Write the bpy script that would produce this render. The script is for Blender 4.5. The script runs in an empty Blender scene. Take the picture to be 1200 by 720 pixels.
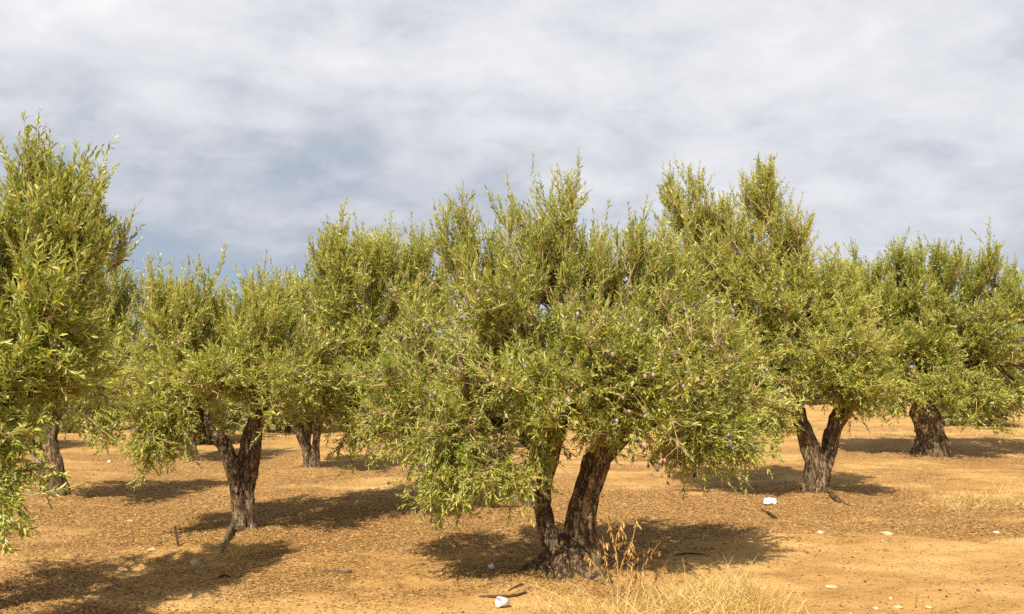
import bpy, math, random
import numpy as np
from mathutils import Vector, noise as mnoise

R = math.radians
scene = bpy.context.scene
col = scene.collection
rng = np.random.default_rng(7)
random.seed(7)

# ------------------------------------------------------------------ camera
F = 35 / 36 * 1200.0          # focal length in photo pixels
CAM_H = 1.7
TILT = math.atan(70 / F)
cam_data = bpy.data.cameras.new('camera')
cam_data.lens = 35; cam_data.sensor_width = 36
cam_data.clip_start = 0.1; cam_data.clip_end = 3000
cam = bpy.data.objects.new('camera', cam_data)
col.objects.link(cam)
cam.location = (0, 0, CAM_H)
cam.rotation_euler = (math.pi / 2 + TILT, 0, 0)
scene.camera = cam
CT, ST = math.cos(TILT), math.sin(TILT)

def P(px, py, y):
    """point at distance y along the ground direction seen at photo pixel px, py"""
    u = (px - 600) / F; v = (360 - py) / F
    s = y / (CT - v * ST)
    return np.array([s * u, y, CAM_H + s * (ST + v * CT)])

# ------------------------------------------------------------------ numpy noise
_perm = np.random.default_rng(3).random((256, 256)).astype(np.float64)
def vnoise(x, y):
    xi = np.floor(x).astype(int); yi = np.floor(y).astype(int)
    fx = x - xi; fy = y - yi
    fx = fx * fx * fx * (fx * (fx * 6 - 15) + 10); fy = fy * fy * fy * (fy * (fy * 6 - 15) + 10)
    g = lambda a, b: _perm[a & 255, b & 255]
    return ((g(xi, yi) * (1 - fx) + g(xi + 1, yi) * fx) * (1 - fy) + (g(xi, yi + 1) * (1 - fx) + g(xi + 1, yi + 1) * fx) * fy) * 2 - 1
def fbm(x, y, o=4):
    t = 0; a = 1.0; n = 0
    for i in range(o):
        t = t + a * vnoise(x + i * 17.3, y + i * 9.1); n += a; a *= .5; x = x * 2.03; y = y * 2.03
    return t / n
def smooth(a, b, x):
    t = np.clip((x - a) / (b - a), 0, 1); return t * t * (3 - 2 * t)

# ------------------------------------------------------------------ tree positions (x, y) on the ground
def ground_xy(px, py):
    u = (px - 600) / F; v = (360 - py) / F
    s = -CAM_H / (ST + v * CT)
    return s * u, s * (CT - v * ST)
TREE_BASE = {k: ground_xy(*p) for k, p in dict(main=(664, 680), middle=(628, 602), left=(285, 627), near=(-92, 735),
    midleft=(70, 592), right=(958, 584), farright=(1090, 536), backa=(364, 553), backb=(222, 541)).items()}

def height(x, y):
    x = np.asarray(x, float); y = np.asarray(y, float)
    h = .05 * fbm(x * .35, y * .35, 2) + .045 * fbm(x * 1.3 + 5, y * 1.3, 3) + .024 * fbm(x * 5, y * 5 + 3, 4)
    for k, (bx, by) in TREE_BASE.items():
        r2 = (x - bx) ** 2 + (y - by) ** 2
        h = h + .06 * np.exp(-r2 / .6) + .06 * np.exp(-r2 / .09) - .02 * np.exp(-r2 / 3)
    h = h + 0.5 * smooth(30, 120, y)
    h = h + .12 * smooth(20.5, 21.6, y + .6 * fbm(x * .3, y * 0, 2)) * smooth(2, 6, x)
    return h
def hz(x, y): return float(height(x, y))
def litter_mask(x, y):
    m = 0.12 + 0 * x
    for k, (bx, by) in TREE_BASE.items():
        r2 = (x - bx - .2) ** 2 + (y - by - .4) ** 2
        m = m + .85 * np.exp(-r2 / (1.75 ** 2))
    m = m + .6 * smooth(9.2, 9.9, y + .5 * fbm(x * .8, y * .8, 2)) * smooth(14.5, 12.0, y)
    m = m + .34 * smooth(10.5, 13, y) * smooth(34, 20, y)
    n = fbm(x * 1.1 + 31, y * 1.6 + 8, 4)
    m = m - .08 + .95 * n
    # the bare track along the front of the row
    m = m - .55 * smooth(.8, 1.6, x) * smooth(10.2, 9.3, y + .3 * fbm(x, y, 2)) - .35 * smooth(7.9, 7.3, y)
    return np.clip(m, 0, 1)

# ------------------------------------------------------------------ mesh helpers
def mesh_np(name, V, faces_list, mat, smooth_sh=False, attrs=None):
    """faces_list: list of int arrays (n,3) or (n,4)"""
    me = bpy.data.meshes.new(name)
    V = np.asarray(V, np.float32).reshape(-1, 3)
    me.vertices.add(len(V)); me.vertices.foreach_set('co', V.ravel())
    tot = sum(f.size for f in faces_list); nf = sum(len(f) for f in faces_list)
    me.loops.add(tot)
    me.loops.foreach_set('vertex_index', np.concatenate([f.ravel() for f in faces_list]).astype(np.int32))
    me.polygons.add(nf)
    tots = np.concatenate([np.full(len(f), f.shape[1], np.int32) for f in faces_list])
    starts = np.concatenate([[0], np.cumsum(tots)[:-1]]).astype(np.int32)
    me.polygons.foreach_set('loop_start', starts)
    me.polygons.foreach_set('use_smooth', np.full(nf, smooth_sh, bool))
    me.update(calc_edges=True)
    for k, a in (attrs or {}).items():
        at = me.attributes.new(k, 'FLOAT', 'POINT'); at.data.foreach_set('value', np.asarray(a, np.float32))
    me.materials.append(mat)
    return me
def link(name, me, parent=None, loc=(0, 0, 0)):
    o = bpy.data.objects.new(name, me); col.objects.link(o)
    o.location = loc
    if parent: o.parent = parent
    return o
def tag(o, label=None, cat=None, group=None, kind=None):
    if label: o['label'] = label
    if cat: o['category'] = cat
    if group: o['group'] = group
    if kind: o['kind'] = kind
    return o
def empty(name, loc):
    o = bpy.data.objects.new(name, None); col.objects.link(o); o.location = loc
    o.empty_display_size = .2
    return o
def unit(v): return v / np.maximum(np.linalg.norm(v, axis=-1, keepdims=True), 1e-9)

def bez(p0, p1, p2, t):
    t = t[..., None]
    return (1 - t) ** 2 * p0 + 2 * t * (1 - t) * p1 + t * t * p2
def bezt(p0, p1, p2, t):
    t = t[..., None]
    return unit(2 * (1 - t) * (p1 - p0) + 2 * t * (p2 - p1))

def tubes(C, Rad, sides):
    """C (N,M,3) centre lines, Rad (N,M): returns V, F"""
    N, M, _ = C.shape
    T = np.empty_like(C); T[:, 1:-1] = C[:, 2:] - C[:, :-2]; T[:, 0] = C[:, 1] - C[:, 0]; T[:, -1] = C[:, -1] - C[:, -2]
    T = unit(T)
    ref = np.where(np.abs(T[:, :1, 2:3]) > .8, np.array([1., 0, 0]), np.array([0, 0, 1.]))
    A = unit(np.cross(T, np.broadcast_to(ref, T.shape))); B = np.cross(T, A)
    th = np.arange(sides) * 2 * math.pi / sides
    V = C[:, :, None] + Rad[:, :, None, None] * (np.cos(th)[:, None] * A[:, :, None] + np.sin(th)[:, None] * B[:, :, None])
    i = np.arange(N)[:, None, None]; j = np.arange(M - 1)[None, :, None]; k = np.arange(sides)[None, None, :]
    k2 = (k + 1) % sides
    idx = lambda jj, kk: i * M * sides + jj * sides + kk
    Fq = np.stack([idx(j, k), idx(j, k2), idx(j + 1, k2), idx(j + 1, k)], -1).reshape(-1, 4)
    return V.reshape(-1, 3), Fq

# ------------------------------------------------------------------ materials
def newmat(name):
    m = bpy.data.materials.new(name); m.use_nodes = True
    nt = m.node_tree; nt.nodes.clear()
    out = nt.nodes.new('ShaderNodeOutputMaterial')
    return m, nt, out
def N(nt, typ, **kw):
    n = nt.nodes.new(typ)
    for k, v in kw.items():
        if k.startswith('i_'):
            key = k[2:]
            n.inputs[int(key) if key.isdigit() else key].default_value = v
        else: setattr(n, k, v)
    return n
def ramp(nt, stops, fac=None, interp='LINEAR'):
    r = N(nt, 'ShaderNodeValToRGB'); cr = r.color_ramp; cr.interpolation = interp
    while len(cr.elements) < len(stops): cr.elements.new(.5)
    for e, (p, c) in zip(cr.elements, stops):
        e.position = p; e.color = (c[0], c[1], c[2], 1) if not isinstance(c, (int, float)) else (c, c, c, 1)
    if fac is not None: nt.links.new(fac, r.inputs[0])
    return r
def mixc(nt, fac, a, b, blend='MIX'):
    m = N(nt, 'ShaderNodeMix', data_type='RGBA', blend_type=blend)
    for sock, v in ((m.inputs[0], fac), (m.inputs[6], a), (m.inputs[7], b)):
        if isinstance(v, bpy.types.NodeSocket): nt.links.new(v, sock)
        elif isinstance(v, (int, float)): sock.default_value = v
        else: sock.default_value = (*v, 1)
    return m.outputs[2]
def math_(nt, op, a, b=None, c=None, clamp=False):
    m = N(nt, 'ShaderNodeMath', operation=op, use_clamp=clamp)
    for s, v in zip(m.inputs, (a, b, c)):
        if v is None: continue
        if isinstance(v, bpy.types.NodeSocket): nt.links.new(v, s)
        else: s.default_value = v
    return m.outputs[0]

def leaf_material(name, tops, under, transl):
    m, nt, out = newmat(name)
    rnd = N(nt, 'ShaderNodeAttribute', attribute_name='rnd').outputs['Fac']
    top = ramp(nt, tops, rnd).outputs[0]
    geo = N(nt, 'ShaderNodeNewGeometry')
    c = mixc(nt, geo.outputs['Backfacing'], top, under)
    c2 = mixc(nt, math_(nt, 'GREATER_THAN', rnd, .985), c, (.55, .36, .03))
    b = N(nt, 'ShaderNodeBsdfPrincipled'); b.inputs['Roughness'].default_value = .38
    b.inputs['Specular IOR Level'].default_value = .45
    nt.links.new(c2, b.inputs['Base Color'])
    tr = N(nt, 'ShaderNodeBsdfTranslucent')
    nt.links.new(mixc(nt, .5, c2, transl), tr.inputs['Color'])
    mx = N(nt, 'ShaderNodeMixShader'); mx.inputs[0].default_value = .24
    nt.links.new(b.outputs[0], mx.inputs[1]); nt.links.new(tr.outputs[0], mx.inputs[2])
    nt.links.new(mx.outputs[0], out.inputs[0])
    return m
LEAF = leaf_material('olive_leaf', [(0, (.055, .09, .012)), (.35, (.155, .215, .022)), (.7, (.335, .365, .04)), (.9, (.54, .51, .09)), (1, (.66, .61, .18))], (.46, .475, .13), (.60, .61, .02))
LEAF_PALE = leaf_material('olive_leaf_pale', [(0, (.07, .105, .014)), (.3, (.19, .245, .025)), (.65, (.385, .405, .05)), (.88, (.58, .54, .10)), (1, (.70, .64, .2))], (.50, .495, .14), (.64, .62, .02))
LEAF_DULL = leaf_material('olive_leaf_dull', [(0, (.045, .075, .012)), (.4, (.13, .175, .022)), (.8, (.30, .29, .05)), (1, (.50, .45, .14))], (.40, .39, .18), (.46, .46, .02))

def bark_material(name, dark, mid, light, stretch=.28):
    m, nt, out = newmat(name)
    tc = N(nt, 'ShaderNodeTexCoord')
    mp = N(nt, 'ShaderNodeMapping'); mp.inputs['Scale'].default_value = (1, 1, stretch)
    nt.links.new(tc.outputs['Object'], mp.inputs[0])
    n1 = N(nt, 'ShaderNodeTexNoise', i_Scale=38., i_Detail=8., i_Roughness=.7); nt.links.new(mp.outputs[0], n1.inputs[0])
    n2 = N(nt, 'ShaderNodeTexNoise', i_Scale=6., i_Detail=5., i_Roughness=.65); nt.links.new(tc.outputs['Object'], n2.inputs[0])
    vo = N(nt, 'ShaderNodeTexVoronoi', feature='DISTANCE_TO_EDGE', i_Scale=17.)
    wv = N(nt, 'ShaderNodeVectorMath', operation='MULTIPLY_ADD'); nt.links.new(n1.outputs['Color'], wv.inputs[0]); wv.inputs[1].default_value = (.16, .16, .16)
    nt.links.new(mp.outputs[0], wv.inputs[2]); nt.links.new(wv.outputs[0], vo.inputs[0])
    crack = math_(nt, 'MULTIPLY_ADD', vo.outputs[0], 5., .35, clamp=True)
    f = math_(nt, 'MULTIPLY_ADD', n1.outputs[0], .65, math_(nt, 'MULTIPLY', n2.outputs[0], .4))
    c = ramp(nt, [(.34, dark), (.48, mid), (.6, light), (.7, tuple(min(1, v * 1.5) for v in light))], f).outputs[0]
    c = mixc(nt, math_(nt, 'SUBTRACT', 1, crack), c, tuple(v * .6 for v in dark))
    b = N(nt, 'ShaderNodeBsdfPrincipled', i_Roughness=.92); b.inputs['Specular IOR Level'].default_value = .15
    nt.links.new(c, b.inputs['Base Color'])
    bump = N(nt, 'ShaderNodeBump'); bump.inputs['Strength'].default_value = 1; bump.inputs['Distance'].default_value = .025
    nt.links.new(math_(nt, 'MULTIPLY_ADD', n1.outputs[0], .7, crack), bump.inputs['Height'])
    nt.links.new(bump.outputs[0], b.inputs['Normal'])
    nt.links.new(b.outputs[0], out.inputs[0])
    return m
BARK = bark_material('olive_bark', (.075, .047, .026), (.22, .145, .08), (.36, .27, .165))
ROOTB = bark_material('root_bark', (.07, .043, .024), (.17, .11, .06), (.28, .2, .115), .75)
LIMB = bark_material('limb_bark', (.08, .05, .027), (.22, .145, .08), (.36, .26, .15))

def simple(name, colr, rough=.8, var=None, scale=20., spec=.3, bump=0.):
    m, nt, out = newmat(name)
    b = N(nt, 'ShaderNodeBsdfPrincipled', i_Roughness=rough); b.inputs['Specular IOR Level'].default_value = spec
    tc = N(nt, 'ShaderNodeTexCoord')
    n = N(nt, 'ShaderNodeTexNoise', i_Scale=scale, i_Detail=5., i_Roughness=.65); nt.links.new(tc.outputs['Object'], n.inputs[0])
    nt.links.new(ramp(nt, [(.3, colr), (.7, var or tuple(v * .7 for v in colr))], n.outputs[0]).outputs[0], b.inputs['Base Color'])
    if bump:
        bp = N(nt, 'ShaderNodeBump'); bp.inputs['Strength'].default_value = .8; bp.inputs['Distance'].default_value = bump
        nt.links.new(n.outputs[0], bp.inputs['Height']); nt.links.new(bp.outputs[0], b.inputs['Normal'])
    nt.links.new(b.outputs[0], out.inputs[0])
    return m
def rnd_mat(name, stops, rough=.85, transl=.0):
    m, nt, out = newmat(name)
    rnd = N(nt, 'ShaderNodeAttribute', attribute_name='rnd').outputs['Fac']
    b = N(nt, 'ShaderNodeBsdfPrincipled', i_Roughness=rough); b.inputs['Specular IOR Level'].default_value = .25
    c = ramp(nt, stops, rnd).outputs[0]
    nt.links.new(c, b.inputs['Base Color'])
    if transl:
        tr = N(nt, 'ShaderNodeBsdfTranslucent'); nt.links.new(c, tr.inputs[0])
        mx = N(nt, 'ShaderNodeMixShader'); mx.inputs[0].default_value = transl
        nt.links.new(b.outputs[0], mx.inputs[1]); nt.links.new(tr.outputs[0], mx.inputs[2]); nt.links.new(mx.outputs[0], out.inputs[0])
    else: nt.links.new(b.outputs[0], out.inputs[0])
    return m
TWIG = simple('twig_bark', (.52, .39, .20), .8, (.32, .22, .10), 9.)
LITTER = rnd_mat('dry_leaf_litter', [(0, (.12, .058, .02)), (.35, (.31, .16, .052)), (.8, (.50, .30, .10)), (1, (.66, .47, .20))], .7, .1)
STRAW = rnd_mat('dry_straw', [(0, (.46, .29, .08)), (.5, (.68, .48, .17)), (1, (.82, .66, .32))], .6, .25)
WEED = rnd_mat('dry_weed', [(0, (.30, .15, .04)), (.5, (.50, .30, .10)), (1, (.66, .46, .18))], .75, .2)
GRIT = rnd_mat('grit', [(0, (.16, .09, .04)), (.7, (.44, .26, .10)), (1, (.60, .42, .21))], .9)
OLIVE = rnd_mat('olive_skin', [(0, (.045, .025, .035)), (.45, (.18, .13, .15)), (.85, (.40, .32, .34)), (1, (.42, .2, .18))], .45)
STONE = simple('pale_stone', (.58, .45, .30), .9, (.40, .28, .16), 18., .3, .01)
WSTONE = simple('white_stone', (.66, .54, .37), .9, (.46, .33, .19), 18., .3, .01)
DSTONE = simple('dark_pebble', (.07, .045, .03), .8, (.12, .08, .05), 40., .3, .004)

def ground_material():
    m, nt, out = newmat('orchard_soil')
    pos = N(nt, 'ShaderNodeNewGeometry').outputs['Position']
    lit = N(nt, 'ShaderNodeAttribute', attribute_name='litter').outputs['Fac']
    def noise(s, d=6., r=.6, vec=pos, sc=None):
        n = N(nt, 'ShaderNodeTexNoise', i_Scale=s, i_Detail=d, i_Roughness=r)
        if sc:
            mp = N(nt, 'ShaderNodeMapping'); mp.inputs['Scale'].default_value = sc; nt.links.new(vec, mp.inputs[0]); vec = mp.outputs[0]
        nt.links.new(vec, n.inputs[0]); return n.outputs[0]
    soil = ramp(nt, [(.3, (.32, .17, .053)), (.5, (.50, .297, .106)), (.72, (.64, .42, .175))], noise(1.1, 8., .62, sc=(.6, 1.2, 1))).outputs[0]
    fine = ramp(nt, [(.35, (.6, .55, .5)), (.5, (1, 1, 1)), (.68, (1.12, 1.12, 1.1))], noise(42., 6., .75)).outputs[0]
    soil = mixc(nt, .7, soil, fine, 'MULTIPLY')
    # crumbs and fallen bits: cells 2-4 cm across, each with its own colour
    def cells(scale, stretch):
        v = N(nt, 'ShaderNodeTexVoronoi', i_Scale=scale); v.inputs['Randomness'].default_value = 1
        mp = N(nt, 'ShaderNodeMapping'); mp.inputs['Scale'].default_value = stretch; nt.links.new(pos, mp.inputs[0]); nt.links.new(mp.outputs[0], v.inputs[0])
        sp = N(nt, 'ShaderNodeSeparateColor'); nt.links.new(v.outputs['Color'], sp.inputs[0])
        return sp.outputs[0], v.outputs[0]
    ca, da = cells(34., (1, .6, 1)); cb, db = cells(48., (.6, 1, 1))
    litc = mixc(nt, .5, ramp(nt, [(0, (.11, .056, .022)), (.3, (.26, .14, .05)), (.75, (.42, .24, .085)), (1, (.60, .41, .18))], ca).outputs[0],
                ramp(nt, [(0, (.11, .058, .022)), (.4, (.30, .16, .055)), (1, (.52, .33, .13))], cb).outputs[0])
    thr = math_(nt, 'ADD', math_(nt, 'MULTIPLY_ADD', lit, .9, -.12), math_(nt, 'MULTIPLY_ADD', noise(7., 8., .75), 1.4, -.7))
    f = ramp(nt, [(.2, 0), (.62, 1)], thr).outputs[0]
    c = mixc(nt, math_(nt, 'MULTIPLY', f, .85), soil, litc)
    # scattered single crumbs on the bare soil
    sp = math_(nt, 'MULTIPLY', math_(nt, 'GREATER_THAN', ca, .95), math_(nt, 'LESS_THAN', da, .35))
    c = mixc(nt, math_(nt, 'MULTIPLY', sp, .7), c, ramp(nt, [(0, (.1, .06, .03)), (.5, (.25, .13, .05)), (1, (.75, .6, .4))], cb).outputs[0])
    b = N(nt, 'ShaderNodeBsdfPrincipled', i_Roughness=.95); b.inputs['Specular IOR Level'].default_value = .1
    nt.links.new(c, b.inputs['Base Color'])
    bp = N(nt, 'ShaderNodeBump'); bp.inputs['Strength'].default_value = .9; bp.inputs['Distance'].default_value = .03
    h = math_(nt, 'ADD', noise(16., 8., .7), math_(nt, 'MULTIPLY', math_(nt, 'MULTIPLY', ca, f), .5))
    nt.links.new(h, bp.inputs['Height']); nt.links.new(bp.outputs[0], b.inputs['Normal'])
    nt.links.new(b.outputs[0], out.inputs[0])
    return m
GROUND = ground_material()

# ------------------------------------------------------------------ ground sheet
def graded(lo, hi, step, far, growth=1.12):
    a = list(np.arange(lo, hi, step)); s = step
    while a[-1] < far: s *= growth; a.append(a[-1] + s)
    s = step
    b = []
    x = lo
    while x > -far: s *= growth; x -= s; b.append(x)
    return np.array(b[::-1] + a)
xs = graded(-7, 8.5, .05, 900); ys = graded(5.5, 14, .045, 900)
X, Y = np.meshgrid(xs, ys)
Z = height(X, Y)
nx, ny = len(xs), len(ys)
ii = np.arange(ny - 1)[:, None] * nx + np.arange(nx - 1)[None]
Fq = np.stack([ii, ii + 1, ii + nx + 1, ii + nx], -1).reshape(-1, 4)
g = link('ground', mesh_np('ground', np.stack([X, Y, Z], -1), [Fq], GROUND, True, {'litter': litter_mask(X, Y).ravel()}))
tag(g, 'bare orange soil of the olive orchard strewn with dry leaves', 'ground', kind='structure')

# ------------------------------------------------------------------ trunks
def catmull(pts, n):
    pts = np.asarray(pts, float)
    q = np.vstack([2 * pts[0] - pts[1], pts, 2 * pts[-1] - pts[-2]])
    t = np.linspace(0, len(pts) - 1 - 1e-6, n); i = t.astype(int); f = (t - i)[:, None]
    p0, p1, p2, p3 = q[i], q[i + 1], q[i + 2], q[i + 3]
    return .5 * (2 * p1 + (p2 - p0) * f + (2 * p0 - 5 * p1 + 4 * p2 - p3) * f ** 2 + (3 * p1 - p0 - 3 * p2 + p3) * f ** 3)

def gnarled(name, pts, mat, parent, origin, sides=30, seg=.025, amp=1., flare=0., seed=0.):
    """pts: (x,y,z,r) world; a twisted, ridged, knotty tube"""
    pts = np.asarray(pts, float)
    L = np.linalg.norm(np.diff(pts[:, :3], axis=0), axis=1).sum()
    n = max(8, int(L / seg))
    C = catmull(pts, n)
    c = C[:, :3]; r = C[:, 3]
    T = unit(np.gradient(c, axis=0))
    A = unit(np.cross(T, np.array([.3, 1., .05]))); B = np.cross(T, A)
    V = np.zeros((n, sides, 3)); s = np.linspace(0, L, n)
    for j in range(n):
        for k in range(sides):
            th = 2 * math.pi * k / sides
            tw = th + s[j] * .9
            cs, sn = math.cos(tw), math.sin(tw)
            a = mnoise.noise(Vector((cs * 1.1 + seed, sn * 1.1, s[j] * 2.4))) * .38
            b_ = (abs(mnoise.noise(Vector((cs * 2.6 + seed, sn * 2.6 + 9, s[j] * 1.4)))) - .22) * -.7
            d_ = mnoise.noise(Vector((cs * 6 + seed, sn * 6, s[j] * 7))) * .09
            kn = max(0, mnoise.noise(Vector((c[j, 0] * 4 + cs * .8 + seed, c[j, 1] * 4 + sn * .8, c[j, 2] * 5))) - .25) * .5
            e = flare * math.exp(-s[j] / .16) * (1 + .7 * math.cos(4 * th + seed) + .4 * math.cos(7 * th + 2 * seed))
            rr = r[j] * (1 + amp * (a + b_ + d_ + kn) + e)
            V[j, k] = c[j] + rr * (math.cos(th) * A[j] + math.sin(th) * B[j])
    V = V.reshape(-1, 3)
    i = np.arange(n - 1)[:, None]; k = np.arange(sides)[None]; k2 = (k + 1) % sides
    Fq = np.stack([i * sides + k, i * sides + k2, (i + 1) * sides + k2, (i + 1) * sides + k], -1).reshape(-1, 4)
    V = np.vstack([V, c[-1:] + T[-1:] * r[-1] * .5]); tip = len(V) - 1
    k = np.arange(sides)
    Ft = np.stack([(n - 1) * sides + k, (n - 1) * sides + (k + 1) % sides, np.full(sides, tip)], -1)
    return link(name, mesh_np(name, V - origin, [Fq, Ft], mat, True), parent)

# ------------------------------------------------------------------ leaves on shoots
def leaves(p0, p1, p2, L, r, leaf_len, leaf_w, detail, internode):
    """pairs of narrow leaves along each shoot; returns V, F, rnd"""
    Vs, Fs, Rs = [], [], []
    K = int(np.ceil(L.max() / internode))
    S = len(p0)
    t = (np.arange(K)[None] + .6 + r.uniform(-.25, .25, (S, K))) * internode / L[:, None]
    ok = t < 1.0
    si, ki = np.nonzero(ok)
    tt = t[si, ki]
    pos = bez(p0[si], p1[si], p2[si], tt); tan = bezt(p0[si], p1[si], p2[si], tt)
    ref = np.where(np.abs(tan[:, 2:3]) > .85, np.array([1., .2, 0]), np.array([0, 0, 1.]))
    a = unit(np.cross(tan, ref)); b = np.cross(tan, a)
    phase = r.uniform(0, 2 * math.pi, S)[si] + ki * math.pi / 2 + r.normal(0, .25, len(si))
    pos = np.concatenate([pos, pos]); tan = np.concatenate([tan, tan]); a = np.concatenate([a, a]); b = np.concatenate([b, b])
    th = np.concatenate([phase, phase + math.pi]); tt = np.concatenate([tt, tt])
    srnd = np.concatenate([r.uniform(0, 1, S)[si]] * 2)
    n = len(th)
    rad = np.cos(th)[:, None] * a + np.sin(th)[:, None] * b
    ang = np.radians(r.normal(44, 15, n) - 22 * tt)[:, None]
    d = unit(tan * np.cos(ang) + rad * np.sin(ang) + r.normal(0, .2, (n, 3)))
    w = unit(np.cross(rad, tan) + r.normal(0, .6, (n, 3)))
    w = unit(w - d * (w * d).sum(-1, keepdims=True))
    nrm = np.cross(w, d)
    nrm = np.where((nrm * tan).sum(-1, keepdims=True) < 0, -nrm, nrm)
    w = np.cross(d, nrm)
    size = (leaf_len * np.clip(r.normal(1, .2, n), .5, 1.5) * np.where(tt > .8, .78, 1.0))[:, None]
    hw = leaf_w * size / leaf_len * r.uniform(.75, 1.2, n)[:, None]
    keep = r.random(n) > .12
    pos, d, w, nrm, size, hw, srnd = pos[keep], d[keep], w[keep], nrm[keep], size[keep], hw[keep], srnd[keep]; n = len(pos)
    curl = r.uniform(-.12, .16, n)[:, None] * size
    rndv = np.clip(.62 * r.random(n) + .38 * srnd + r.normal(0, .06, n), 0, 1); rndv = np.where(r.random(n) < .012, .995, rndv * .98)
    if detail:
        fold = .35 * hw
        V = np.stack([pos, pos + d * size * .35 - w * hw + nrm * (fold - curl * .2), pos + d * size * .35 - nrm * curl * .2,
                      pos + d * size * .35 + w * hw + nrm * (fold - curl * .2),
                      pos + d * size * .72 - w * hw * .75 + nrm * (fold * .7 - curl * .5), pos + d * size * .72 + w * hw * .75 + nrm * (fold * .7 - curl * .5),
                      pos + d * size - nrm * curl], 1)
        o = (np.arange(n) * 7)[:, None]
        Ft = np.concatenate([o + np.array([[0, 2, 1]]), o + np.array([[0, 3, 2]]), o + np.array([[4, 2, 6]]), o + np.array([[2, 5, 6]]),
                             o + np.array([[1, 2, 4]]), o + np.array([[2, 3, 5]])])
        return V.reshape(-1, 3), [Ft], np.repeat(rndv, 7)
    V = np.stack([pos, pos + d * size * .48 - w * hw, pos + d * size - nrm * curl, pos + d * size * .48 + w * hw], 1)
    o = (np.arange(n) * 4)[:, None]
    return V.reshape(-1, 3), [o + np.array([[0, 3, 2, 1]])], np.repeat(rndv, 4)

def uv_blob(n=10, m=7):
    V = []; Fq = []
    for j in range(m + 1):
        for i in range(n):
            ph = math.pi * j / m; th = 2 * math.pi * i / n
            V.append((math.sin(ph) * math.cos(th), math.sin(ph) * math.sin(th), math.cos(ph)))
    for j in range(m):
        for i in range(n):
            Fq.append((j * n + i, (j + 1) * n + i, (j + 1) * n + (i + 1) % n, j * n + (i + 1) % n))
    return np.array(V), np.array(Fq)
OV, OF = uv_blob()
OV_ = OV * np.array([.0088, .0088, .0125]); OV_[:, 2] -= .012
OLIVE_MESH = [mesh_np('olive', OV_, [OF], OLIVE, True, {'rnd': np.full(len(OV_), v)}) for v in (.1, .3, .5, .65, .8, .97)]

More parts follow.
